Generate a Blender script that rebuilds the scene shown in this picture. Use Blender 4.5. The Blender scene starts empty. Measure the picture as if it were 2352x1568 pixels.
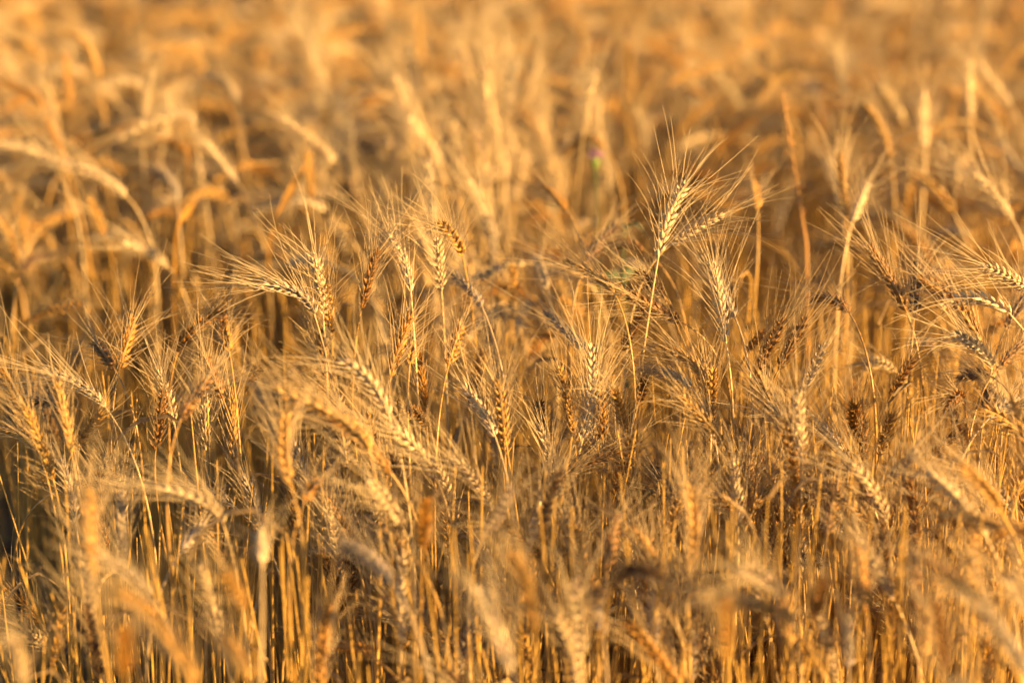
import bpy, math, random
import numpy as np
from mathutils import Vector

C = bpy.context.scene
COL = C.collection
rng = np.random.default_rng(11)
random.seed(11)

# ------------------------------------------------------------------ camera
CAM = np.array([0.0, 0.0, 1.40])
PITCH = math.radians(17.6)
FOCUS = 2.25
cd = bpy.data.cameras.new('camera'); cam = bpy.data.objects.new('camera', cd); COL.objects.link(cam)
cam.location = CAM; cam.rotation_euler = (math.radians(90) - PITCH, 0, 0)
cd.lens = 70; cd.sensor_width = 36; cd.clip_start = 0.05; cd.clip_end = 2000
cd.dof.use_dof = True; cd.dof.focus_distance = FOCUS; cd.dof.aperture_fstop = 1.65
C.camera = cam

# ------------------------------------------------------------------ sky and sun
SUN_EL = math.radians(12.5)
SUN_AZ = math.radians(121.0)          # clockwise from +Y (the view direction): from the right, a little behind the camera
w = bpy.data.worlds.new('World'); C.world = w; w.use_nodes = True
nt = w.node_tree; bg = nt.nodes['Background']
sky = nt.nodes.new('ShaderNodeTexSky'); sky.sky_type = 'NISHITA'; sky.sun_disc = False
sky.sun_elevation = SUN_EL; sky.sun_rotation = SUN_AZ
sky.dust_density = 0.6
nt.links.new(sky.outputs[0], bg.inputs[0]); bg.inputs[1].default_value = 0.055
sd = bpy.data.lights.new('sun', 'SUN'); sun = bpy.data.objects.new('sun', sd); COL.objects.link(sun)
sd.energy = 5.0; sd.angle = math.radians(0.55); sd.color = (1.0, 0.625, 0.225)
to_sun = Vector((math.sin(SUN_AZ) * math.cos(SUN_EL), math.cos(SUN_AZ) * math.cos(SUN_EL), math.sin(SUN_EL)))
sun.rotation_euler = to_sun.to_track_quat('Z', 'Y').to_euler()
sun.location = (6, -3, 4)

C.view_settings.view_transform = 'Standard'; C.view_settings.look = 'None'
C.view_settings.gamma = 1.0; C.view_settings.use_curve_mapping = False
C.view_settings.exposure = 1.97
C.render.engine = 'CYCLES'
C.cycles.use_denoising = True
C.cycles.max_bounces = 8; C.cycles.diffuse_bounces = 4; C.cycles.transmission_bounces = 4
C.cycles.use_adaptive_sampling = False
C.cycles.sample_clamp_indirect = 6.0

# ------------------------------------------------------------------ pixel <-> place (pixels of the 2352 x 1568 view of the photograph)
F = 2352 * 70 / 36
FWD = np.array([0, math.cos(PITCH), -math.sin(PITCH)]); UPV = np.array([0, math.sin(PITCH), math.cos(PITCH)]); RGT = np.array([1.0, 0, 0])
def at(px, py, d):
    return CAM + d * (FWD + (px - 1176) / F * RGT - (py - 784) / F * UPV)
def pix(p):
    v = np.asarray(p) - CAM; d = v @ FWD
    return 1176 + F * (v @ RGT) / d, 784 - F * (v @ UPV) / d, d

# ------------------------------------------------------------------ materials
def straw(name, rough=0.5, translucent=0.0, spec=0.35, noise=420.0, amount=0.35):
    m = bpy.data.materials.new(name); m.use_nodes = True
    t = m.node_tree; b = t.nodes['Principled BSDF']; out = t.nodes['Material Output']
    at_ = t.nodes.new('ShaderNodeAttribute'); at_.attribute_name = 'tint'
    co = t.nodes.new('ShaderNodeNewGeometry')
    nz = t.nodes.new('ShaderNodeTexNoise'); nz.inputs['Scale'].default_value = noise; nz.inputs['Detail'].default_value = 3.0
    mr = t.nodes.new('ShaderNodeMapRange'); mr.inputs[1].default_value = 0.3; mr.inputs[2].default_value = 0.7
    mr.inputs[3].default_value = 1.0 - amount; mr.inputs[4].default_value = 1.0 + amount * 0.6
    mx = t.nodes.new('ShaderNodeMix'); mx.data_type = 'RGBA'; mx.blend_type = 'MULTIPLY'; mx.inputs[0].default_value = 1.0
    t.links.new(co.outputs['Position'], nz.inputs['Vector']); t.links.new(nz.outputs['Fac'], mr.inputs[0])
    t.links.new(at_.outputs['Color'], mx.inputs[6]); t.links.new(mr.outputs[0], mx.inputs[7])
    t.links.new(mx.outputs[2], b.inputs['Base Color'])
    b.inputs['Roughness'].default_value = rough; b.inputs['Specular IOR Level'].default_value = spec
    if translucent:
        tr = t.nodes.new('ShaderNodeBsdfTranslucent'); ms = t.nodes.new('ShaderNodeMixShader'); ms.inputs[0].default_value = translucent
        t.links.new(mx.outputs[2], tr.inputs['Color'])
        t.links.new(b.outputs[0], ms.inputs[1]); t.links.new(tr.outputs[0], ms.inputs[2]); t.links.new(ms.outputs[0], out.inputs['Surface'])
    return m
M_EAR = straw('ripe_husk', 0.48, 0.12, 0.4, 500.0, 0.35)
M_STEM = straw('straw_stem', 0.38, 0.0, 0.5, 160.0, 0.25)
M_AWN = straw('awn_bristle', 0.45, 0.30, 0.4, 60.0, 0.15)
M_LEAF = straw('dry_leaf', 0.6, 0.35, 0.3, 220.0, 0.35)

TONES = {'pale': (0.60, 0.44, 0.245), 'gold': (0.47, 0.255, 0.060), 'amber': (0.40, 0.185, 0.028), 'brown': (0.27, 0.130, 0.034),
         'grey': (0.34, 0.26, 0.18), 'dark': (0.125, 0.066, 0.028)}  # dark: a few truly darker ears, mostly neighbours' shade put into the colour

# ------------------------------------------------------------------ mesh helpers (all quads, numpy)
class Bag:
    """vertices, quads and a colour per vertex, gathered before they become one mesh"""
    def __init__(s): s.v, s.f, s.c, s.n = [], [], [], 0
    def add(s, v, f, c):
        v = np.asarray(v, dtype=np.float32); s.v.append(v); s.f.append(np.asarray(f, dtype=np.int32) + s.n)
        c = np.asarray(c, dtype=np.float32); s.c.append(np.broadcast_to(c, (len(v), 3))); s.n += len(v)
    def arrays(s): return np.concatenate(s.v), np.concatenate(s.f), np.concatenate(s.c)

def link_mesh(name, v, f, c, mats, parent=None, midx=None):
    me = bpy.data.meshes.new(name); nv, nf = len(v), len(f)
    me.vertices.add(nv); me.vertices.foreach_set('co', np.ascontiguousarray(v, dtype=np.float32).ravel())
    me.loops.add(nf * 4); me.loops.foreach_set('vertex_index', np.ascontiguousarray(f, dtype=np.int32).ravel())
    me.polygons.add(nf); me.polygons.foreach_set('loop_start', np.arange(0, nf * 4, 4, dtype=np.int32))
    for m in mats: me.materials.append(m)
    if midx is not None: me.polygons.foreach_set('material_index', np.ascontiguousarray(midx, dtype=np.int32))
    me.polygons.foreach_set('use_smooth', np.ones(nf, dtype=bool))
    me.update(calc_edges=True)
    a = me.attributes.new('tint', 'FLOAT_COLOR', 'POINT')
    a.data.foreach_set('color', np.concatenate([c, np.ones((nv, 1), np.float32)], axis=1).astype(np.float32).ravel())
    o = bpy.data.objects.new(name, me); COL.objects.link(o)
    if parent is not None: o.parent = parent
    return o

def unit(a): return a / np.maximum(np.linalg.norm(a, axis=-1, keepdims=True), 1e-9)

def frames(P):
    """tangent and two normals along a path, carried along without twist"""
    T = unit(np.gradient(P, axis=0))
    n = np.cross(T[0], [0.31, 0.87, 0.38]); n /= np.linalg.norm(n); N = [n]
    for i in range(1, len(P)):
        n = n - T[i] * (n @ T[i]); n = n / max(np.linalg.norm(n), 1e-9); N.append(n)
    N = np.array(N); return T, N, np.cross(T, N)

def tube(P, R, sides):
    T, N, B = frames(P); k = len(P); a = np.arange(sides) * 2 * np.pi / sides
    v = P[:, None] + R[:, None, None] * (np.cos(a)[None, :, None] * N[:, None] + np.sin(a)[None, :, None] * B[:, None])
    i, j = np.meshgrid(np.arange(k - 1), np.arange(sides), indexing='ij'); j2 = (j + 1) % sides
    f = np.stack([i * sides + j, i * sides + j2, (i + 1) * sides + j2, (i + 1) * sides + j], -1).reshape(-1, 4)
    return v.reshape(-1, 3), f

def bez(p0, p1, p2, p3, n):
    t = np.linspace(0, 1, n)[:, None]
    return (1-t)**3*p0 + 3*(1-t)**2*t*p1 + 3*(1-t)*t*t*p2 + t**3*p3

# grain body: a pointed, slightly keeled spindle
def template(ts, rs, sides):
    a = np.arange(sides) * 2 * np.pi / sides
    v = np.array([[r * math.cos(q), r * math.sin(q) * 0.82, t] for t, r in zip(ts, rs) for q in a])
    k = len(ts); i, j = np.meshgrid(np.arange(k - 1), np.arange(sides), indexing='ij'); j2 = (j + 1) % sides
    f = np.stack([i * sides + j, i * sides + j2, (i + 1) * sides + j2, (i + 1) * sides + j], -1).reshape(-1, 4)
    return v, f
BODY_HI = template([0, .10, .30, .52, .74, .90, 1.06], [.25, .72, 1, .96, .66, .32, .04], 6)
BODY_LO = template([0, .28, .68, 1.05], [.35, 1, .72, .05], 4)

def ear_geometry(P, roll, nsp, width, awn_spread, awn_len, tone, hi, rg, awn_keep=1.0):
    """P: the ear's axis, many points from base to tip. Returns a Bag of husks and a Bag of awns."""
    T, N, B = frames(P); L = np.linalg.norm(np.diff(P, axis=0), axis=1).sum()
    s = (np.arange(nsp) + 0.3) / nsp; idx = s * (len(P) - 1); i0 = np.minimum(idx.astype(int), len(P) - 2); fr = (idx - i0)[:, None]
    O = P[i0] * (1 - fr) + P[i0 + 1] * fr; Tn = unit(T[i0] * (1 - fr) + T[i0 + 1] * fr)
    Nn = unit(N[i0] * (1 - fr) + N[i0 + 1] * fr)
    ang = roll + s * 0.5
    Bn = np.cross(Tn, Nn); Sd = Nn * np.cos(ang)[:, None] + Bn * np.sin(ang)[:, None]; Fn = np.cross(Tn, Sd)
    sg = np.where(np.arange(nsp) % 2 == 0, 1.0, -1.0)[:, None]
    fat = np.interp(s, [0, .12, .45, .8, 1], [.62, .9, 1.0, .86, .55])[:, None] * width
    bodies = []                                    # origin, axis, length, radius
    kinds = [(-1, .40, .44, 1.0, 1.0), (1, .40, .44, 1.0, 1.0), (0, .52, 0, .92, .92)]
    if hi: kinds += [(-.8, .16, .62, .78, .8), (.8, .16, .62, .78, .8)]
    awO, awD, awS = [], [], []
    for k, be, ga, ln, rr in kinds:
        j = rg.normal(0, .07, (nsp, 3))
        ax = unit(Tn + sg * Sd * be * (.75 + .35 * width) + Fn * k * ga + j)
        o = O + sg * Sd * 0.0012 + Fn * k * 0.0011 * fat
        ln_ = 0.0112 * ln * (0.72 + 0.3 * fat) * (1 + rg.normal(0, .06, (nsp, 1)))
        rd = 0.00228 * rr * fat * (1 + rg.normal(0, .08, (nsp, 1)))
        bodies.append((o, ax, ln_, rd))
        if abs(k) == 1 or (k == 0 and hi):
            awO.append(o + ax * ln_ * 0.97)
            d = unit(Tn * 1.0 + sg * Sd * awn_spread * (.75 if k else 1.0) + Fn * k * awn_spread * .8 + rg.normal(0, .13, (nsp, 3)))
            awD.append(d); awS.append(np.interp(s, [0, .25, .7, 1], [.45, .85, 1.0, .85]) * (1 if k else .55))
    o = np.concatenate([b[0] for b in bodies]); ax = np.concatenate([b[1] for b in bodies]); ln = np.concatenate([b[2] for b in bodies]); rd = np.concatenate([b[3] for b in bodies])
    # a terminal floret or two
    o = np.concatenate([o, P[-1:] - T[-1:] * .003, P[-1:] - T[-1:] * .002]); ax = np.concatenate([ax, unit(T[-1:] + .12 * Sd[-1:]), unit(T[-1:] - .2 * Sd[-1:])])
    ln = np.concatenate([ln, [[.0095]], [[.0085]]]); rd = np.concatenate([rd, [[.0015 * width]], [[.0013 * width]]])
    sx = unit(np.cross(ax, rg.normal(0, .2, (len(ax), 3)) + np.array([.3, .5, .81]))); sy = np.cross(ax, sx)
    tv, tf = BODY_HI if hi else BODY_LO; nb, nt_ = len(o), len(tv)
    V = (o[:, None] + tv[None, :, 0, None] * (rd * sx)[:, None] + tv[None, :, 1, None] * (rd * sy)[:, None] + tv[None, :, 2, None] * (ln * ax)[:, None]).reshape(-1, 3)
    Fq = (tf[None] + (np.arange(nb) * nt_)[:, None, None]).reshape(-1, 4)
    tc = np.asarray(tone)[None] * (1 + rg.normal(0, .13, (nb, 1))) * (1 + rg.normal(0, .03, (nb, 3)))
    ec = np.repeat(np.clip(tc, .01, .95), nt_, 0)
    husk = Bag(); husk.add(V, Fq, ec)
    rv, rf = tube(P, np.full(len(P), .0011), 5 if hi else 4); husk.add(rv, rf, tone)
    # awns
    awn = Bag()
    aO = np.concatenate(awO + [P[-1:] + T[-1:] * .006]); aD = np.concatenate(awD + [T[-1:]]); aS = np.concatenate(awS + [np.array([.8])])
    keep = rg.random(len(aO)) < awn_keep
    if keep.sum() < 2: keep[:2] = True
    aO, aD, aS = aO[keep], aD[keep], aS[keep]
    na = len(aO); S = 6 if hi else 4; sides = 3
    t = np.linspace(0, 1, S)
    al = (awn_len * aS * (1 + rg.normal(0, .14, na)))[:, None]
    bend = (rg.normal(0, .10, (na, 3)) + np.array([0, 0, -.03]) + .10 * (aD - unit(T.mean(0))))[:, None]
    path = aO[:, None] + aD[:, None] * (al * t[None])[..., None] + bend * (al * t[None] ** 2)[..., None]
    sx = unit(np.cross(aD, [.27, .53, .8])); sy = np.cross(aD, sx)
    r0 = (0.00043 if hi else 0.00055)
    R = r0 * np.interp(t, [0, .3, 1], [1, .88, .36])
    a = np.arange(sides) * 2 * np.pi / sides
    ring = np.cos(a)[None, :, None] * sx[:, None] + np.sin(a)[None, :, None] * sy[:, None]
    V = (path[:, :, None] + R[None, :, None, None] * ring[:, None]).reshape(-1, 3)
    i, j = np.meshgrid(np.arange(S - 1), np.arange(sides), indexing='ij'); j2 = (j + 1) % sides
    f1 = np.stack([i * sides + j, i * sides + j2, (i + 1) * sides + j2, (i + 1) * sides + j], -1).reshape(-1, 4)
    Fq = (f1[None] + (np.arange(na) * S * sides)[:, None, None]).reshape(-1, 4)
    tn = np.asarray(tone); at_ = .25 * tn + .75 * np.array([.56, .42, .23])
    awn.add(V, Fq, np.repeat(np.clip(at_[None] * (1 + rg.normal(0, .1, (na, 1))), 0, .95), S * sides, 0))
    return husk, awn

def stem_geometry(path, hi, tone, rg, thick=1.0):
    n = len(path); t = np.linspace(0, 1, n)
    R = np.interp(t, [0, .5, .85, 1], [.00195, .0017, .00125, .0010]) * thick
    for q in (.22, .45, .70):
        R[int(q * (n - 1))] *= 1.22
    v, f = tube(path, R, 6 if hi else 4)
    c = np.asarray(tone) * .55 + np.array([.50, .30, .08]) * .45
    c = c * (1 + rg.normal(0, .08))
    b = Bag(); b.add(v, f, np.clip(c, 0, .95)); return b

def leaf_geometry(p, dirn, length, width, hi, tone, rg, droop=1.0):
    """a dry withered blade: leaves the stem upward, bends over, hangs and twists"""
    n = 12 if hi else 6; t = np.linspace(0, 1, n)
    d = unit(np.asarray(dirn, float)); up = np.array([0, 0, 1.0])
    ang = np.interp(t, [0, .3, .6, 1], [1.1, .5, -.5 * droop, -1.2 * droop])
    st = (np.cos(ang)[:, None] * d + np.sin(ang)[:, None] * up) * (length / n)
    P = p + np.cumsum(np.concatenate([np.zeros((1, 3)), st[:-1]]), 0) + np.cumsum(rg.normal(0, length * .012, (n, 3)), 0)
    T, N, B = frames(P)
    tw = np.linspace(rg.uniform(0, 6.28), rg.uniform(0, 6.28) + rg.uniform(-3, 3), n)[:, None]
    side = N * np.cos(tw) + B * np.sin(tw); nor = np.cross(T, side)
    wd = (width * np.interp(t, [0, .15, .5, 1], [.6, 1, .8, .06]))[:, None]
    v = np.stack([P - side * wd * .5 + nor * wd * .18, P, P + side * wd * .5 + nor * wd * .18], 1).reshape(-1, 3)
    i = np.arange(n - 1)
    f = np.concatenate([np.stack([i * 3 + k, i * 3 + k + 1, i * 3 + k + 4, i * 3 + k + 3], -1) for k in (0, 1)])
    b = Bag(); b.add(v, f, np.asarray(tone) * (1 + rg.normal(0, .1))); return b

# ------------------------------------------------------------------ one wheat plant, in world space
def ear_axis(b, m, t, n=14):
    c = 2 * m - .5 * (b + t)
    u = np.linspace(0, 1, n)[:, None]
    return (1-u)**2 * b + 2 * (1-u) * u * c + u * u * t

def plant(root, axis, tone, hi, rg, awn_spread=.45, awn_len=.065, width=1.0, leaf=True, thick=1.0, awn_keep=1.0, nsp=None):
    E = axis[0]; t0 = unit(axis[1] - axis[0]); h = E[2]
    L = np.linalg.norm(np.diff(axis, axis=0), axis=1).sum()
    reach = min(.20, .10 + .10 * (1 - max(t0[2], -.5)))
    c1 = root + np.array([rg.normal(0, .012), rg.normal(0, .012), h * .55])
    path = bez(root, c1, E - t0 * reach, E + t0 * .004, 26 if hi else 12)
    tn = np.asarray(TONES[tone] if isinstance(tone, str) else tone) * (1 + rg.normal(0, .06))
    if nsp is None: nsp = int(np.clip(L / .0046, 11, 23))
    husk, awn = ear_geometry(axis, rg.uniform(0, 3.14), nsp, width, awn_spread, awn_len, tn, hi, rg, awn_keep)
    out = {'stem': stem_geometry(path, hi, tn, rg, thick), 'ear': husk, 'awns': awn, 'leaf': None}
    if leaf:
        q = rg.uniform(.35, .68); k = int(q * (len(path) - 1)); a = rg.uniform(0, 6.28)
        out['leaf'] = leaf_geometry(path[k], (math.cos(a), math.sin(a), 0), rg.uniform(.10, .20), rg.uniform(.004, .0075), hi, np.array([.38, .25, .12]) * rg.uniform(.6, 1.1), rg)
    return out

def random_axis(E, rg, kind=None, az=None):
    """ear axis from its base: upright, leaning or nodding, most nod to the left as the wind laid them"""
    if kind is None: kind = rg.choice(['upright', 'leaning', 'nodding'], p=[.34, .36, .30])
    if az is None: az = math.pi + rg.normal(0, .9) if rg.random() < .72 else rg.uniform(0, 6.28)
    L = rg.uniform(.062, .092)
    e0, e1 = {'upright': (rg.uniform(72, 90), rg.uniform(55, 85)), 'leaning': (rg.uniform(50, 72), rg.uniform(15, 48)), 'nodding': (rg.uniform(-10, 45), rg.uniform(-75, -15))}[kind]
    n = 14; el = np.radians(np.linspace(e0, e1, n)); d = np.stack([np.cos(el) * math.cos(az), np.cos(el) * math.sin(az), np.sin(el)], -1)
    P = E + np.cumsum(np.concatenate([np.zeros((1, 3)), d[:-1] * (L / (n - 1))]), 0)
    return P, kind, az

GROUP = 'ripe wheat stalks standing in the field'
stalks = []                                  # records for the labels
def wheat_stalk(root, parts, info):
    e = bpy.data.objects.new('wheat_stalk', None); COL.objects.link(e)
    e.location = root; e.empty_display_size = .05
    e['category'] = 'wheat'; e['group'] = GROUP
    def put(name, bag, mat, par):
        v, f, c = bag.arrays(); return link_mesh(name, v - np.asarray(root, np.float32), f, c, [mat], par)
    put('stem', parts['stem'], M_STEM, e)
    ear = put('ear', parts['ear'], M_EAR, e)
    put('awns', parts['awns'], M_AWN, ear)
    if parts['leaf'] is not None: put('leaf', parts['leaf'], M_LEAF, e)
    info['object'] = e; stalks.append(info)
    return e

# ------------------------------------------------------------------ the ground
def soil():
    n = 60
    g = np.concatenate([[-400, -60], np.linspace(-6, 8, n - 4), [60, 700]])
    xs = np.concatenate([[-500, -60], np.linspace(-6, 6, n - 4), [60, 500]])
    X, Y = np.meshgrid(xs, g, indexing='ij'); r = np.random.default_rng(3)
    Z = r.normal(0, .006, X.shape); Z[(abs(X) > 10) | (abs(Y) > 12)] = 0
    v = np.stack([X, Y, Z - .008], -1).reshape(-1, 3); m = len(xs)
    i, j = np.meshgrid(np.arange(m - 1), np.arange(m - 1), indexing='ij')
    f = np.stack([i * m + j, (i + 1) * m + j, (i + 1) * m + j + 1, i * m + j + 1], -1).reshape(-1, 4)
    mt = bpy.data.materials.new('dry_soil'); mt.use_nodes = True; t = mt.node_tree; b = t.nodes['Principled BSDF']
    ge = t.nodes.new('ShaderNodeNewGeometry')
    nz = t.nodes.new('ShaderNodeTexNoise'); nz.inputs['Scale'].default_value = 18; nz.inputs['Detail'].default_value = 8
    cr = t.nodes.new('ShaderNodeValToRGB'); cr.color_ramp.elements[0].color = (.022, .014, .010, 1); cr.color_ramp.elements[1].color = (.075, .050, .030, 1)
    cr.color_ramp.elements[0].position = .35; cr.color_ramp.elements[1].position = .7
    bp = t.nodes.new('ShaderNodeBump'); bp.inputs['Strength'].default_value = .8; bp.inputs['Distance'].default_value = .03
    t.links.new(ge.outputs['Position'], nz.inputs['Vector']); t.links.new(nz.outputs['Fac'], cr.inputs[0]); t.links.new(cr.outputs[0], b.inputs['Base Color'])
    t.links.new(nz.outputs['Fac'], bp.inputs['Height']); t.links.new(bp.outputs[0], b.inputs['Normal']); b.inputs['Roughness'].default_value = .95
    o = link_mesh('soil_ground', v, f, np.full((len(v), 3), .1, np.float32), [mt])
    o['kind'] = 'structure'; o['label'] = 'dark dry soil under the wheat'
soil()

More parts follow.
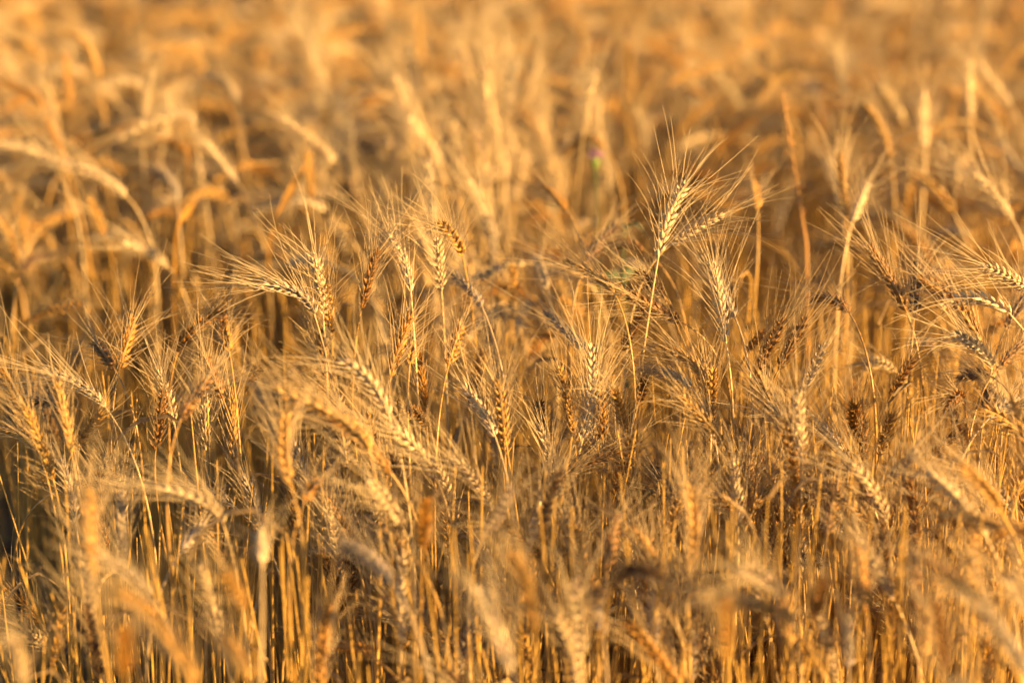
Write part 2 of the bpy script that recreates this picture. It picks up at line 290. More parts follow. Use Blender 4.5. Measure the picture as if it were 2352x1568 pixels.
# ------------------------------------------------------------------ wheat ears that can be told apart in the photograph
# base x,y | middle x,y (0 = straight) | tip x,y | distance | tone | awn spread | awn length cm | fatness | x where the stem goes down (0 = below) | landmark name
H = [
 (273,855, 0,0, 305,740, 2.28,'amber',.60,7.5,1.15, 268, 'plump amber ear with wide awns over a straight stem'),
 (263,848, 0,0, 215,785, 2.30,'brown',.55,6.5,1.0, 280, ''),
 (243,936, 187,886, 105,853, 2.22,'pale',.42,6.5,1.0, 262, ''),
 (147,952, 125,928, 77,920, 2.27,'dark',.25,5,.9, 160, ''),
 (168,1035, 0,0, 232,950, 2.24,'gold',.45,6,1.0, 160, ''),
 (88,1037, 55,1000, -12,985, 2.20,'gold',.40,6,1.05, 118, ''),
 (408,808, 440,762, 508,714, 2.36,'amber',.45,6,1.0, 380, ''),
 (527,808, 0,0, 512,733, 2.30,'amber',.55,7,1.05, 538, 'stubby amber ear on a tall bare stem'),
 (357,1034, 0,0, 373,905, 2.24,'brown',.40,5.5,.95, 350, ''),
 (416,962, 440,920, 478,870, 2.05,'brown',.45,6,1.05, 418, ''),
 (512,915, 0,0, 465,815, 2.26,'brown',.45,6,.95, 520, ''),
 (572,882, 0,0, 598,845, 2.40,'brown',.40,5,.8, 560, ''),
 (722,722, 682,672, 597,654, 2.26,'grey',.22,8.5,1.05, 770, 'grey ear arching over with long combed awns'),
 (742,722, 735,660, 722,590, 2.30,'pale',.50,8,1.05, 742, 'tall pale ear with a fan of upright awns'),
 (760,765, 0,0, 750,660, 2.33,'gold',.45,6.5,1.0, 780, ''),
 (742,905, 0,0, 730,835, 2.42,'gold',.50,6,.9, 748, ''),
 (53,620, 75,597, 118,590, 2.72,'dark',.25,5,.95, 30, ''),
 (386,612, 345,580, 290,558, 2.75,'pale',.30,6,1.0, 400, ''),
 (60,742, 110,715, 180,702, 2.62,'gold',.30,6,1.0, 45, ''),
 (830,710, 0,0, 866,578, 2.30,'brown',.40,7,.95, 818, ''),
 (944,672, 930,605, 896,543, 2.30,'pale',.45,8,1.0, 972, ''),
 (1014,668, 0,0, 1004,553, 2.35,'pale',.48,7.5,1.0, 1020, 'pale bluish ear upright with a bristling head'),
 (1062,588, 1045,548, 1012,512, 2.36,'gold',.50,7,1.0, 1085, ''),
 (1108,707, 1080,665, 1038,630, 2.36,'grey',.20,4,.9, 1165, 'grey weathered ear on a long bowed stem'),
 (897,868, 915,800, 944,725, 2.24,'amber',.50,7,1.15, 886, 'bright amber ear leaning over many awns'),
 (1030,840, 0,0, 1058,750, 2.28,'amber',.40,6,1.05, 1022, ''),
 (941,838, 0,0, 948,788, 2.27,'gold',.35,4.5,.8, 968, ''),
 (897,965, 855,885, 790,830, 2.10,'pale',.48,7.5,1.1, 935, 'whitish ear sloping over with dense pale awns'),
 (1138,1004, 1112,950, 1068,890, 2.16,'pale',.45,7,1.05, 1165, ''),
 (1160,1045, 1155,965, 1144,880, 2.18,'gold',.45,6.5,1.0, 1168, ''),
 (1336,1017, 1357,905, 1357,796, 2.22,'pale',.45,7.5,1.0, 1318, 'tall feathery pale ear standing bolt upright'),
 (1348,806, 1308,768, 1255,720, 2.34,'grey',.40,7,.95, 1360, ''),
 (1412,674, 1376,638, 1303,604, 2.30,'gold',.35,7.5,.95, 1440, 'straw ear reaching sideways with long thin awns'),
 (1568,740, 1502,706, 1424,665, 2.32,'brown',.40,6.5,1.05, 1595, 'dark ear lying along behind the straw ear'),
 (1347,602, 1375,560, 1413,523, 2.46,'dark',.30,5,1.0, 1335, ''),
 (1480,575, 1430,560, 1368,582, 2.48,'brown',.28,6,.95, 1500, ''),
 (1427,805, 0,0, 1478,722, 2.36,'brown',.40,5.5,.95, 1412, ''),
 (1258,667, 0,0, 1232,588, 2.55,'pale',.35,6,1.0, 1268, ''),
 (1177,705, 0,0, 1178,612, 2.60,'gold',.40,6,.9, 1180, ''),
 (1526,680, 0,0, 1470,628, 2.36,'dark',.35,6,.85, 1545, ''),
 (1470,928, 0,0, 1480,872, 2.34,'brown',.40,5,.85, 1466, ''),
 (1437,985, 0,0, 1413,898, 2.22,'gold',.40,5.5,.8, 1442, ''),
 (1243,988, 0,0, 1238,922, 2.30,'dark',.30,5,.8, 1246, ''),
 (1668,788, 1652,695, 1640,610, 2.28,'pale',.45,8,1.1, 1680, 'long pale ear with awns brushed upward'),
 (1690,732, 0,0, 1645,640, 2.32,'grey',.35,7,.9, 1712, ''),
 (1738,855, 1765,800, 1797,736, 2.30,'brown',.22,7.5,.95, 1726, ''),
 (1788,848, 1815,800, 1850,737, 2.26,'brown',.22,8,1.0, 1766, 'dark brown ear tilting beside its parallel twin'),
 (1952,720, 1920,692, 1868,684, 2.30,'brown',.30,7.5,.95, 1978, 'small hooked ear on a bowed wiry stem'),
 (2082,715, 2045,640, 2000,570, 2.34,'brown',.35,7.5,1.1, 2090, 'dark ear slanting up from a paired stem'),
 (2099,732, 0,0, 2108,608, 2.34,'dark',.38,7,1.05, 2092, ''),
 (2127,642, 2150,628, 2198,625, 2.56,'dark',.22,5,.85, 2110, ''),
 (2362,672, 2325,640, 2263,613, 2.28,'pale',.42,8,1.05, 2390, ''),
 (2282,848, 2250,800, 2193,766, 2.28,'pale',.42,8,1.0, 2292, 'pale ear making a V with a dark ear'),
 (2291,846, 0,0, 2356,783, 2.28,'brown',.35,6.5,.9, 2300, ''),
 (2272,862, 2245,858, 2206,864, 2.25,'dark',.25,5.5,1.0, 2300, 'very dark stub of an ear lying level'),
 (2098,808, 2118,785, 2152,800, 2.50,'pale',.30,6,.9, 2085, ''),
 (2056,850, 2020,832, 1983,836, 2.46,'pale',.35,6,.85, 2072, ''),
 (1831,918, 1860,860, 1892,793, 2.30,'grey',.30,6,.95, 1822, ''),
 (2045,908, 0,0, 2098,825, 2.32,'brown',.30,5.5,.8, 2030, ''),
 (1626,888, 1598,838, 1524,798, 2.25,'gold',.40,7.5,1.05, 1624, 'golden ear drooping with a second ear below'),
 (1590,892, 1545,860, 1470,848, 2.26,'pale',.35,7.5,.9, 1612, ''),
 (1632,988, 0,0, 1636,850, 2.28,'gold',.30,5.5,1.05, 1630, ''),
 (1946,1028, 0,0, 1868,973, 2.24,'gold',.40,6,.95, 1962, ''),
 (1960,1008, 0,0, 1962,930, 2.30,'amber',.35,5.5,.95, 1958, ''),
 (2020,1045, 0,0, 2046,958, 2.26,'gold',.35,6,.95, 2012, ''),
 (2143,1045, 0,0, 2202,993, 2.24,'brown',.35,6,.95, 2135, ''),
 (2270,962, 0,0, 2334,912, 2.20,'grey',.35,6.5,.9, 2262, ''),
 (2262,934, 0,0, 2272,876, 2.28,'dark',.30,4.5,.8, 2262, ''),
 (2312,752, 0,0, 2352,688, 2.34,'dark',.40,6,.95, 2305, ''),
 (1715,810, 0,0, 1750,766, 2.42,'brown',.30,5,.85, 1705, ''),
 (213,1320, 205,1230, 207,1130, 1.80,'gold',.35,6.5,1.05, 225, 'big soft golden ear standing near the lens'),
 (512,1200, 468,1152, 365,1120, 2.00,'pale',.25,7.5,.95, 535, 'pale ear arching over in front of dark gaps'),
 (540,1164, 485,1132, 420,1116, 2.22,'grey',.25,6,.85, 565, ''),
 (415,1268, 0,0, 464,1206, 2.05,'grey',.50,6,1.0, 410, ''),
 (352,1378, 300,1322, 238,1290, 1.88,'grey',.30,6,.95, 372, ''),
 (362,1422, 0,0, 272,1360, 1.72,'gold',.35,6,1.05, 382, ''),
 (668,1112, 650,1030, 655,955, 1.95,'gold',.45,6,1.15, 672, 'blurred golden ear on a thick pale stem'),
 (848,1030, 790,968, 638,898, 2.02,'gold',.42,8,1.15, 868, 'large golden ear nodding with combed whiskers'),
 (700,1150, 0,0, 728,1105, 1.98,'amber',.40,5,1.0, 690, ''),
 (562,1402, 0,0, 520,1318, 1.70,'gold',.35,6,1.0, 575, ''),
 (602,1302, 0,0, 600,1222, 1.80,'pale',.40,6,1.0, 602, ''),
 (575,1562, 0,0, 518,1470, 1.58,'gold',.45,6,1.05, 592, ''),
 (60,1572, 0,0, 28,1468, 1.58,'pale',.40,6,1.0, 70, ''),
 (287,1545, 0,0, 285,1450, 1.58,'amber',.35,6,1.0, 290, ''),
 (452,1572, 410,1500, 350,1436, 1.56,'gold',.30,6.5,1.05, 470, ''),
 (130,1128, 195,1106, 268,1097, 2.26,'dark',.25,5.5,.85, 115, ''),
 (1003,1098, 965,1040, 905,985, 2.12,'pale',.42,7.5,1.0, 1022, ''),
 (1124,1158, 1095,1110, 1050,1060, 2.14,'pale',.40,7,1.0, 1140, ''),
 (924,1208, 895,1160, 850,1110, 2.02,'pale',.42,7,1.1, 942, ''),
 (936,1265, 0,0, 882,1222, 2.04,'gold',.35,6,.95, 950, ''),
 (971,1265, 0,0, 978,1152, 1.93,'amber',.40,6,1.05, 962, ''),
 (1117,1222, 1145,1180, 1174,1126, 1.98,'grey',.40,6.5,1.0, 1108, ''),
 (1264,1124, 1306,1082, 1420,1042, 2.20,'brown',.28,7,1.05, 1205, 'brown ear bending away over a slanting stem'),
 (1227,1448, 1215,1360, 1180,1272, 1.74,'gold',.35,5.5,1.0, 1240, ''),
 (1177,1548, 1145,1455, 1103,1356, 1.64,'pale',.40,6.5,1.05, 1205, ''),
 (1405,1352, 1440,1312, 1515,1322, 1.85,'dark',.20,5,1.0, 1398, 'black brown ear hooked over above bright stems'),
 (1405,1362, 0,0, 1305,1380, 1.87,'dark',.20,6,.8, 1420, ''),
 (1394,1308, 0,0, 1415,1192, 1.98,'brown',.40,6,1.05, 1392, ''),
 (902,1338, 850,1280, 788,1248, 1.84,'grey',.35,6.5,1.0, 930, ''),
 (1384,1455, 0,0, 1370,1392, 1.90,'grey',.35,5,.95, 1388, ''),
 (1507,1478, 0,0, 1500,1378, 1.98,'pale',.45,6,.95, 1512, ''),
 (1528,1125, 0,0, 1500,1068, 2.30,'dark',.35,5,.9, 1538, ''),
 (1588,1300, 1592,1210, 1583,1118, 1.92,'gold',.30,6.5,1.0, 1590, 'thick blurred golden ear like a column'),
 (2035,1198, 2008,1130, 1958,1066, 2.10,'pale',.50,7.5,1.05, 2052, 'pale ear forking away from a grey one'),
 (2025,1112, 0,0, 2106,1042, 2.12,'grey',.40,7,.95, 2020, ''),
 (1730,1172, 0,0, 1782,1070, 2.14,'gold',.40,7,1.05, 1722, ''),
 (1722,1134, 0,0, 1718,1055, 2.20,'gold',.35,6,1.0, 1722, ''),
 (2321,1170, 2285,1125, 2230,1090, 2.16,'grey',.38,6.5,.95, 2345, ''),
 (2110,1252, 2100,1180, 2090,1100, 2.14,'brown',.35,6,1.0, 2115, ''),
 (2108,1402, 0,0, 2098,1282, 1.96,'brown',.32,5.5,1.05, 2110, ''),
 (2221,1375, 0,0, 2236,1202, 1.96,'gold',.42,6.5,1.1, 2215, 'long golden ear in the thick right of the stand'),
 (1900,1235, 0,0, 1920,1110, 2.08,'brown',.45,6.5,1.05, 1890, ''),
 (1797,1368, 1760,1330, 1708,1308, 1.84,'pale',.42,6.5,1.0, 1815, ''),
 (1787,1412, 1728,1386, 1626,1374, 1.90,'gold',.22,7,.85, 1815, ''),
 (1990,1408, 0,0, 1968,1262, 1.86,'amber',.32,5.5,1.05, 1995, ''),
 (1873,1412, 0,0, 1886,1332, 1.86,'brown',.30,4.5,1.1, 1868, ''),
 (1815,1485, 0,0, 1800,1368, 1.84,'gold',.35,5.5,1.0, 1822, ''),
 (1950,1535, 0,0, 1944,1418, 1.92,'grey',.32,5,1.0, 1955, ''),
 (2122,1512, 0,0, 2130,1398, 1.84,'gold',.32,5.5,1.0, 2120, ''),
 (2358,1545, 2310,1465, 2253,1388, 1.74,'grey',.30,5.5,1.05, 2385, ''),
 (1668,1515, 0,0, 1664,1388, 1.64,'gold',.35,6,1.0, 1672, ''),
 (2360,1405, 0,0, 2328,1328, 1.78,'pale',.42,6,1.0, 2370, ''),
 # beyond the sharp zone
 (446,292, 402,264, 276,317, 3.02,'pale',.20,7,1.0, 470, 'pale hooked ear arching over behind the sharp ones'),
 (430,372, 415,334, 366,320, 3.00,'amber',.25,6,1.0, 438, ''),
 (756,374, 735,338, 640,270, 2.96,'pale',.25,7,1.05, 762, 'blurred pale ear bent over on a straight stem'),
 (548,422, 0,0, 466,322, 2.90,'pale',.30,6,1.0, 560, ''),
 (408,462, 392,412, 352,388, 2.86,'grey',.35,6,1.0, 410, ''),
 (292,452, 222,400, 130,368, 2.80,'pale',.30,7,1.2, 310, ''),
 (128,392, 70,345, -5,335, 2.82,'pale',.30,7,1.1, 150, ''),
 (240,540, 0,0, 205,462, 2.80,'gold',.40,6,1.0, 245, ''),
 (150,372, 0,0, 108,280, 2.95,'amber',.40,6,1.0, 160, ''),
 (36,640, 30,560, 0,505, 2.70,'gold',.35,6,1.1, 40, ''),
 (1512,592, 1535,500, 1572,428, 2.28,'pale',.55,8,1.15, 1495, 'big pale ear with a crown of spread awns'),
 (1540,562, 0,0, 1652,494, 2.34,'pale',.45,7.5,1.0, 1510, ''),
 (1388,340, 1344,316, 1296,355, 2.95,'gold',.25,6,1.0, 1392, ''),
 (1017,378, 0,0, 1010,270, 3.02,'pale',.35,6,1.15, 1018, ''),
 (1942,502, 0,0, 1928,358, 2.62,'gold',.40,7,1.0, 1945, ''),
 (1958,512, 0,0, 1990,424, 2.60,'pale',.40,6.5,1.0, 1950, ''),
 (2046,362, 2022,290, 1984,244, 2.90,'gold',.20,5,.95, 2050, 'orange ear curving up out of brown shade'),
 (2322,245, 0,0, 2250,150, 3.20,'pale',.35,6,1.0, 2335, ''),
 (2328,508, 2290,455, 2243,402, 2.62,'pale',.48,7.5,1.05, 2340, ''),
 (1740,482, 0,0, 1733,420, 2.62,'gold',.50,6.5,.95, 1742, ''),
 (228,178, 195,98, 138,76, 3.30,'gold',.20,6,1.1, 236, ''),
 (160,232, 0,0, 148,130, 3.20,'amber',.30,6,1.0, 162, ''),
 (466,172, 430,114, 345,110, 3.40,'gold',.20,6,1.1, 468, ''),
 (330,275, 0,0, 346,168, 3.10,'pale',.30,6,1.1, 326, ''),
 (95,142, 60,100, 12,108, 3.40,'gold',.20,6,1.1, 98, ''),
 (100,246, 62,214, -4,190, 3.05,'amber',.20,6,1.1, 112, ''),
 (545,240, 520,190, 470,178, 3.30,'pale',.20,6,1.0, 550, ''),
 (1300,480, 0,0, 1255,430, 2.56,'amber',.40,6,.9, 1308, ''),
]
MAXN = 300
mids = []
def screen_mid(axis): return pix(axis[len(axis) // 2])
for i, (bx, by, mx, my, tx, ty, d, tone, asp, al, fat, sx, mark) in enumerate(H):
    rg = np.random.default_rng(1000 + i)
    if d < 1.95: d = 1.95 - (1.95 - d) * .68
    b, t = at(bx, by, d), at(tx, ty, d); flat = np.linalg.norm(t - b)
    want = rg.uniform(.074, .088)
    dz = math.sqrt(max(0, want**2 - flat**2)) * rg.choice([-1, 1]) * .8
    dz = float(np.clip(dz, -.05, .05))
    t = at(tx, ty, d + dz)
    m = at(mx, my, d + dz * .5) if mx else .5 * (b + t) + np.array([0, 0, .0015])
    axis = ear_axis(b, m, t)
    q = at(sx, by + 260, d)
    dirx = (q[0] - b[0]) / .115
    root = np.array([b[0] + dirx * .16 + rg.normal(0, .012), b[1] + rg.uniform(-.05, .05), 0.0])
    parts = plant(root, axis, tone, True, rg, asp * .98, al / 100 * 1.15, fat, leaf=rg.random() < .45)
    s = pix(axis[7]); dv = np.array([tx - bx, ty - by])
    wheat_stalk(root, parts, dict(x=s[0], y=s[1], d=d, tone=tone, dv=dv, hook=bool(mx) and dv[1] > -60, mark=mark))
    mids.append((s[0], s[1]))

# ------------------------------------------------------------------ the rest of the 300 that show largest: between and below them
rg = np.random.default_rng(77); tries = 0
while len(stalks) < MAXN and tries < 60000:
    tries += 1
    d = float(np.clip(rg.normal(2.20, .17), 1.78, 2.62)); px = rg.uniform(-20, 2372)
    z = rg.normal(.55, .085)
    if not .30 < z < .69: continue
    P0 = at(px, 784, d); py = None
    # height z at this distance
    k = (CAM[2] - z) / d; py = 784 + F * (k - math.sin(PITCH)) / math.cos(PITCH)
    if not 640 < py < 1620: continue
    if py < 860 and d > 2.15 and rg.random() < .6: continue
    if px < 760 and py < 900 and d > 2.34: continue          # a thin strip stands open there
    if px < 700 and rg.random() < (.7 if py > 1000 else .4): continue
    gap = 38 * FOCUS / d * .72
    if any((px - a) ** 2 + (py - c) ** 2 < gap ** 2 for a, c in mids): continue
    mid = at(px, py, d)
    axis, kind, az = random_axis(mid, rg, rg.choice(['upright', 'leaning', 'nodding'], p=[.52, .40, .08]))
    axis = axis - (axis[7] - mid)
    tone = rg.choice(['pale', 'gold', 'amber', 'brown', 'grey', 'dark'], p=[.27, .36, .13, .13, .08, .03])
    E = axis[0]; t0 = unit(axis[1] - axis[0])
    root = np.array([E[0] - t0[0] * .07 + rg.normal(0, .018), E[1] - t0[1] * .06 + rg.normal(0, .02), 0.0])
    parts = plant(root, axis, tone, True, rg, rg.uniform(.25, .5), rg.uniform(.055, .085), rg.uniform(.8, 1.05), leaf=rg.random() < .3, awn_keep=.9)
    s = pix(axis[7]); e0, e1 = pix(axis[0]), pix(axis[-1])
    wheat_stalk(root, parts, dict(x=s[0], y=s[1], d=d, tone=tone, dv=np.array([e1[0] - e0[0], e1[1] - e0[1]]), hook=kind == 'nodding', mark=''))
    mids.append((px, py))
print('stalks', len(stalks), 'tries', tries)

# ------------------------------------------------------------------ the wheat beyond and around: one mass
NV = 40; variants = []; nodders = []; palers = []
for i in range(NV):
    r_ = np.random.default_rng(500 + i)
    E = np.array([0, 0, r_.uniform(.58, .70)])
    axis, kind, az = random_axis(E, r_, az=0.0, kind='nodding' if i < 14 else None)
    if kind == 'nodding': nodders.append(i)
    root = np.array([-.03 + r_.normal(0, .02), r_.normal(0, .03), 0.0]) - np.array([.05, 0, 0]) * (kind != 'upright')
    tone = r_.choice(['pale', 'gold', 'amber', 'brown', 'grey'], p=[.32, .38, .13, .10, .07])
    if tone == 'pale' and kind != 'nodding': palers.append(i)
    pt = plant(root, axis, tone, False, r_, r_.uniform(.25, .5), r_.uniform(.055, .075), r_.uniform(.95, 1.15), leaf=r_.random() < .6, thick=1.15, awn_keep=.75)
    bag = Bag(); mi = []
    for key, k in (('stem', 0), ('ear', 1), ('awns', 2), ('leaf', 3)):
        if pt[key] is not None:
            v, f, c = pt[key].arrays(); bag.add(v - root.astype(np.float32), f, c); mi.append(np.full(len(f), k))
    v, f, c = bag.arrays(); variants.append((v, f, c, np.concatenate(mi)))

def half_width(y): return .28 * max(y, .5)
r_ = np.random.default_rng(91); VV, FF, CC, MM, n0, count = [], [], [], [], 0, 0
def cells():
    y = 1.25
    while y < 10.0:
        s = .056 if y < 3.2 else .048 if y < 4.0 else .042 if y < 5.8 else .060 if y < 7.5 else .080
        x = -half_width(y) - .55
        while x < half_width(y) + (.12 if y < 2.7 else .55):
            yield x + r_.uniform(-.5, .5) * s, y + r_.uniform(-.5, .5) * s
            x += s
        y += s
for x, y in cells():
    d = y * math.cos(PITCH) + (CAM[2] - .65) * math.sin(PITCH)
    inside = abs(x) < half_width(y) * .98 + .02
    if d < 2.62 and inside: continue              # there the single stalks stand
    if d < 2.95 and inside and r_.random() < .30: continue
    if d < 2.62 and x > 0 and r_.random() < .65: continue
    px = 1176 + F * x / d
    if px < 780 and d < 3.08 and r_.random() < (1.0 if d < 2.80 else .92): continue
    if 1400 < px < 2250 and 2.62 < d < 3.45 and r_.random() < .86: continue      # thin patch, its far side shows brown stems
    if 100 < px < 560 and 3.9 < d < 4.9 and r_.random() < .82: continue
    if px > 1900 and 4.0 < d < 5.2 and r_.random() < .55: continue
    if px < 900 and 3.08 < d < 3.6 and r_.random() < .35: continue
    pool = range(NV); arch = False
    if px < (760 if 2.95 < d < 3.5 else 950) and d < 4.2 and r_.random() < .70: pool = nodders; arch = True
    elif 760 < px < 1330 and 2.95 < d < 3.5 and r_.random() < .75: pool = palers  # pale-yellow ears gathered here; the sunlit patch's glow is put into colour
    elif d > 3.3 and r_.random() < .6: pool = nodders
    v, f, c, mi = variants[pool[r_.integers(len(pool))]]
    a = math.pi + r_.normal(0, .9) if r_.random() < .72 else r_.uniform(0, 6.28)
    if arch: a = math.pi + r_.normal(0, .35)
    tall = .07 * math.exp(-((px - 1050) / 260) ** 2 - ((d - 3.1) / .25) ** 2); sc = float(np.clip(r_.normal((1.05 if d < 4 else .98) + tall, .08), .8, 1.08 if d < 2.95 else 1.17)); ca, sa = math.cos(a), math.sin(a)
    lx, ly = r_.normal(0, .06), r_.normal(0, .06)
    w_ = v * sc; X = w_[:, 0] * ca - w_[:, 1] * sa + lx * w_[:, 2] + x; Y = w_[:, 0] * sa + w_[:, 1] * ca + ly * w_[:, 2] + y
    VV.append(np.stack([X, Y, w_[:, 2]], -1).astype(np.float32)); FF.append(f + n0); CC.append(np.clip(c * r_.normal(1, .13), 0, .95).astype(np.float32)); MM.append(mi); n0 += len(v); count += 1
print('field plants', count, 'verts', n0)
o = link_mesh('wheat_field', np.concatenate(VV), np.concatenate(FF), np.concatenate(CC), [M_STEM, M_EAR, M_AWN, M_LEAF], None, np.concatenate(MM))
o['kind'] = 'stuff'; o['label'] = 'blurred mass of ripe golden wheat filling the field behind'; o['category'] = 'wheat field'
VV = FF = CC = None

# ------------------------------------------------------------------ bare straws and withered blades low down between the stems
r_ = np.random.default_rng(5); bag = Bag(); mi = []
for k in range(6200):
    y = r_.uniform(2.7, 5.0) if k > 4800 else r_.uniform(1.75, 2.7); x = r_.uniform(-1, 1) * (half_width(y) + .25)
    if r_.random() > .14 + .86 * (x / half_width(y) * .5 + .5): continue
    h = float(np.clip(r_.normal(.50, .10), .18, .66)); lean = r_.normal(0, .035, 2)
    R0 = np.array([x, y, 0]); top = R0 + np.array([lean[0], lean[1], h])
    path = bez(R0, R0 + [0, 0, h * .4], top - [lean[0] * .5, lean[1] * .5, h * .3], top, 8)
    tone = np.array([.54, .31, .07]) * r_.uniform(.65, 1.1)
    v, f = tube(path, np.linspace(.0017, .0008, 8), 5); bag.add(v, f, tone); mi.append(np.zeros(len(f), int))
    if r_.random() < .2:
        a = r_.uniform(0, 6.28)
        lb = leaf_geometry(path[r_.integers(3, 8)], (math.cos(a), math.sin(a), 0), r_.uniform(.10, .22), r_.uniform(.004, .008), False, np.array([.34, .22, .10]) * r_.uniform(.5, 1.1), r_)
        v, f, c = lb.arrays(); bag.add(v, f, c); mi.append(np.ones(len(f), int))
v, f, c = bag.arrays()
o = link_mesh('straw_undergrowth', v, f, c, [M_STEM, M_LEAF], None, np.concatenate(mi))
o['kind'] = 'stuff'; o['label'] = 'bare golden straws and withered blades low between the stems'; o['category'] = 'straw'

# ------------------------------------------------------------------ the few other plants
def plain(name, rgb, rough=.6, tr=0.0):
    m = straw(name, rough, tr, .3, 300.0, .25); return m
M_GREEN = plain('green_weed', 0, .55, .25); M_PETAL = plain('pink_petal', 0, .6, .35); M_DOCK = plain('russet_stalk', 0, .7)
def thing(name, root, label, cat):
    e = bpy.data.objects.new(name, None); COL.objects.link(e); e.location = root; e.empty_display_size = .05
    e['label'] = label; e['category'] = cat; return e
def put(name, bag, mat, par, root):
    v, f, c = bag.arrays(); return link_mesh(name, v - np.asarray(root, np.float32), f, c, [mat], par)

def pink_flower():
    rg = np.random.default_rng(8); top = at(1367, 383, 2.86); root = np.array([top[0] + .012, top[1] + .01, 0.0])
    e = thing('wild_flower', root, 'single small pink wild flower on a green stem among the wheat', 'flower')
    path = bez(root, root + [0, 0, .3], top - [-.012, 0, .2], top, 16); st = Bag(); v, f = tube(path, np.full(16, .0016), 6); st.add(v, f, (.10, .16, .05)); put('stem', st, M_GREEN, e, root)
    ca = Bag(); pa = np.array([top + [0, 0, z] for z in (-.004, 0, .006, .012, .016)]); v, f = tube(pa, np.array([.002, .006, .0075, .006, .004]), 8); ca.add(v, f, (.20, .26, .06)); put('calyx', ca, M_GREEN, e, root)
    pe = Bag(); base = top + np.array([0, 0, .013])
    for k in range(34):
        a = k * 2.4; el = rg.uniform(.15, 1.4); dd = np.array([math.cos(a) * math.cos(el), math.sin(a) * math.cos(el), math.sin(el)])
        pp = base + np.linspace(0, 1, 4)[:, None] * dd * rg.uniform(.010, .015); v, f = tube(pp, np.array([.0012, .0020, .0018, .0005]), 4); pe.add(v, f, np.array([.55, .30, .38]) * rg.uniform(.8, 1.2))
    put('petals', pe, M_PETAL, e, root)
pink_flower()

def dock():
    rg = np.random.default_rng(9); a, b_, c_ = at(1852, 560, 2.66), at(1815, 330, 2.72), at(1797, 215, 2.74)
    root = np.array([a[0] + .02, a[1] - .02, 0.0])
    e = thing('dock_stalk', root, 'thin russet weed stalk standing taller than the wheat around it', 'weed')
    path = np.concatenate([bez(root, root + [0, 0, .3], a - [-.01, 0, .15], a, 12), bez(a, a + (b_ - a) * .5, b_ - (c_ - b_) * .2, c_, 14)[1:]])
    st = Bag(); n = len(path); v, f = tube(path, np.linspace(.0026, .0013, n), 6); st.add(v, f, (.40, .20, .06)); put('stem', st, M_DOCK, e, root)
    sd_ = Bag()
    for k in range(46):
        q = path[-1 - int(rg.integers(0, 11))]; o_ = rg.normal(0, .0028, 3); dd = unit(rg.normal(0, 1, 3) + [0, 0, .8])
        pp = q + o_ + np.linspace(0, 1, 4)[:, None] * dd * .005; v, f = tube(pp, np.array([.0006, .0015, .0013, .0003]), 5); sd_.add(v, f, np.array([.38, .19, .06]) * rg.uniform(.7, 1.3))
    put('seed_head', sd_, M_DOCK, e, root)
dock()

def weed(px, py, d, label, n, size, seed, rgb):
    rg = np.random.default_rng(seed); top = at(px, py, d); root = np.array([top[0], top[1], 0.0])
    e = thing('green_weed', root, label, 'weed')
    st = Bag(); path = np.array([root + [rg.normal(0, .004), rg.normal(0, .004), z] for z in np.linspace(0, top[2], 10)]); v, f = tube(path, np.linspace(.003, .0014, 10), 6); st.add(v, f, np.array(rgb) * 1.1); put('stem', st, M_GREEN, e, root)
    lf = Bag()
    for k in range(n):
        a = rg.uniform(0, 6.28); q = path[rg.integers(4, 10)]
        v, f, c = leaf_geometry(q, (math.cos(a), math.sin(a), 0), rg.uniform(.6, 1.1) * size, rg.uniform(.010, .018), True, np.array(rgb) * rg.uniform(.7, 1.3), rg, .5).arrays(); lf.add(v, f, c)
    put('foliage', lf, M_GREEN, e, root)
weed(1478, 1150, 2.52, 'dark green leafy weed low in a gap between straw stems', 12, .07, 21, (.045, .085, .03))
weed(1440, 530, 2.75, 'dull green weed showing behind the dark ears', 9, .07, 22, (.09, .12, .05))

def blade(bx, by, tx, ty, d, label, seed):
    rg = np.random.default_rng(seed); b, t = at(bx, by, d), at(tx, ty, d); root = np.array([b[0] - .02, b[1], 0.0])
    P = np.concatenate([bez(root, root + [0, 0, b[2] * .5], b - (t - b) * .7, b, 10), b + np.linspace(0, 1, 8)[1:, None] * (t - b)])
    n = len(P); T, N, B = frames(P); wd = np.interp(np.linspace(0, 1, n), [0, .55, .7, .8, 1], [.003, .003, .010, .011, .002])[:, None]
    side = unit(np.cross(T, FWD)); v = np.stack([P - side * wd * .5, P + FWD * wd * .15, P + side * wd * .5], 1).reshape(-1, 3); i = np.arange(n - 1)
    f = np.concatenate([np.stack([i * 3 + k, i * 3 + k + 1, i * 3 + k + 4, i * 3 + k + 3], -1) for k in (0, 1)])
    o = link_mesh('grass_blade', v - root.astype(np.float32), f, np.tile(np.array([[.62, .30, .05]], np.float32), (len(v), 1)), [M_LEAF])
    o.location = root; o['label'] = label; o['category'] = 'grass blade'
blade(637, 493, 704, 375, 2.85, 'bright orange dry blade slanting up beside a bent pale ear', 31)
blade(412, 512, 450, 460, 2.82, 'short orange dry blade under the pale hooked ear', 32)

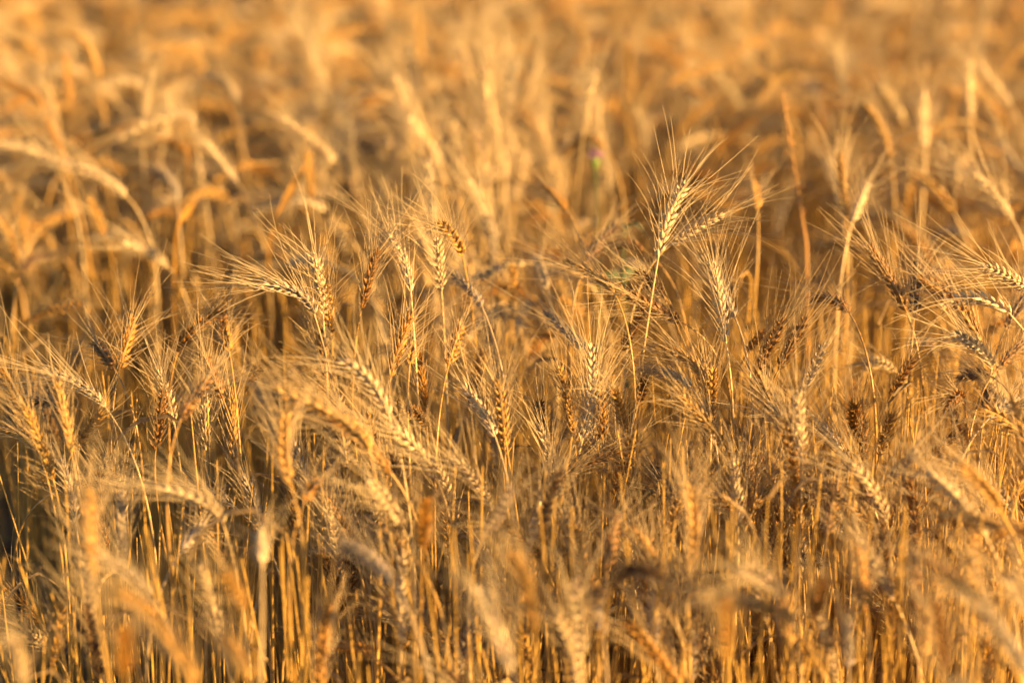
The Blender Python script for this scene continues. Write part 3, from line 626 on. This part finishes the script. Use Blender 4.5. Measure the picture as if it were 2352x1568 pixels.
# ------------------------------------------------------------------ labels: how each stalk looks and which landmark ear it stands by
def look(s):
    dx, dy = s['dv']
    if s['hook'] or dy > 10: p = 'nodding'
    elif abs(dx) < .28 * abs(dy): p = 'upright'
    else: p = 'leaning'
    f = abs(s['d'] - FOCUS) / s['d']
    sharp = 'sharp' if f < .05 else 'soft' if f < .14 else 'blurred'
    word = {'pale': 'pale', 'gold': 'golden', 'amber': 'amber', 'brown': 'brown', 'grey': 'greyish', 'dark': 'dark'}[s['tone']]
    return sharp, word, p
SHORT = {m: m for m in [s['mark'] for s in stalks if s['mark']]}
marks = [s for s in stalks if s['mark']]
nick = {
 'plump amber ear with wide awns over a straight stem': 'plump amber ear', 'stubby amber ear on a tall bare stem': 'stubby amber ear', 'grey ear arching over with long combed awns': 'arching grey ear',
 'tall pale ear with a fan of upright awns': 'pale fan-awned ear', 'pale bluish ear upright with a bristling head': 'bluish bristling ear', 'grey weathered ear on a long bowed stem': 'grey bow-stemmed ear',
 'bright amber ear leaning over many awns': 'bright leaning amber ear', 'whitish ear sloping over with dense pale awns': 'whitish sloping ear', 'tall feathery pale ear standing bolt upright': 'feathery upright ear',
 'straw ear reaching sideways with long thin awns': 'sideways straw ear', 'dark ear lying along behind the straw ear': 'long dark lying ear', 'long pale ear with awns brushed upward': 'pale brushed-awn ear',
 'dark brown ear tilting beside its parallel twin': 'tilted twin ears', 'small hooked ear on a bowed wiry stem': 'small hooked ear', 'dark ear slanting up from a paired stem': 'dark slanting pair',
 'pale ear making a V with a dark ear': 'V of ears', 'very dark stub of an ear lying level': 'level dark stub', 'golden ear drooping with a second ear below': 'drooping double ears',
 'big soft golden ear standing near the lens': 'big soft ear', 'pale ear arching over in front of dark gaps': 'arched pale ear', 'blurred golden ear on a thick pale stem': 'thick-stemmed ear',
 'large golden ear nodding with combed whiskers': 'whiskered golden ear', 'brown ear bending away over a slanting stem': 'bending brown ear', 'black brown ear hooked over above bright stems': 'hooked black ear',
 'thick blurred golden ear like a column': 'column-like ear', 'pale ear forking away from a grey one': 'forked pale ear', 'long golden ear in the thick right of the stand': 'long golden ear',
 'pale hooked ear arching over behind the sharp ones': 'pale far hook', 'blurred pale ear bent over on a straight stem': 'bent blurred ear', 'big pale ear with a crown of spread awns': 'crowned pale ear',
 'orange ear curving up out of brown shade': 'curved orange ear'}
from collections import defaultdict
bins = defaultdict(list)
for s in stalks:
    if s['mark']:
        s['object']['label'] = s['mark'].replace('in the thick right of the stand', 'amid a dense clump of ears'); continue
    m = min(marks, key=lambda q: (q['x'] - s['x']) ** 2 + (q['y'] - s['y']) ** 2)
    dx, dy = s['x'] - m['x'], s['y'] - m['y']
    if abs(dy) > 2.2 * abs(dx): where = 'above' if dy < 0 else 'below'
    elif abs(dx) > 2.2 * abs(dy): where = 'left of' if dx < 0 else 'right of'
    else: where = ('upper' if dy < 0 else 'lower') + (' left of' if dx < 0 else ' right of')
    bins[(*look(s), where, nick[m['mark']])].append((dx * dx + dy * dy, s))
for (sharp, word, p, where, n), got in bins.items():
    got.sort(key=lambda q: q[0])
    for k, (_, s) in enumerate(got):
        rank = '' if len(got) == 1 else ['closest one ', 'second one ', 'third one ', 'fourth one ', 'fifth one ', 'sixth one '][k]
        s['object']['label'] = f'{sharp} {word} {p} ear of wheat, {rank}{where} the {n}'
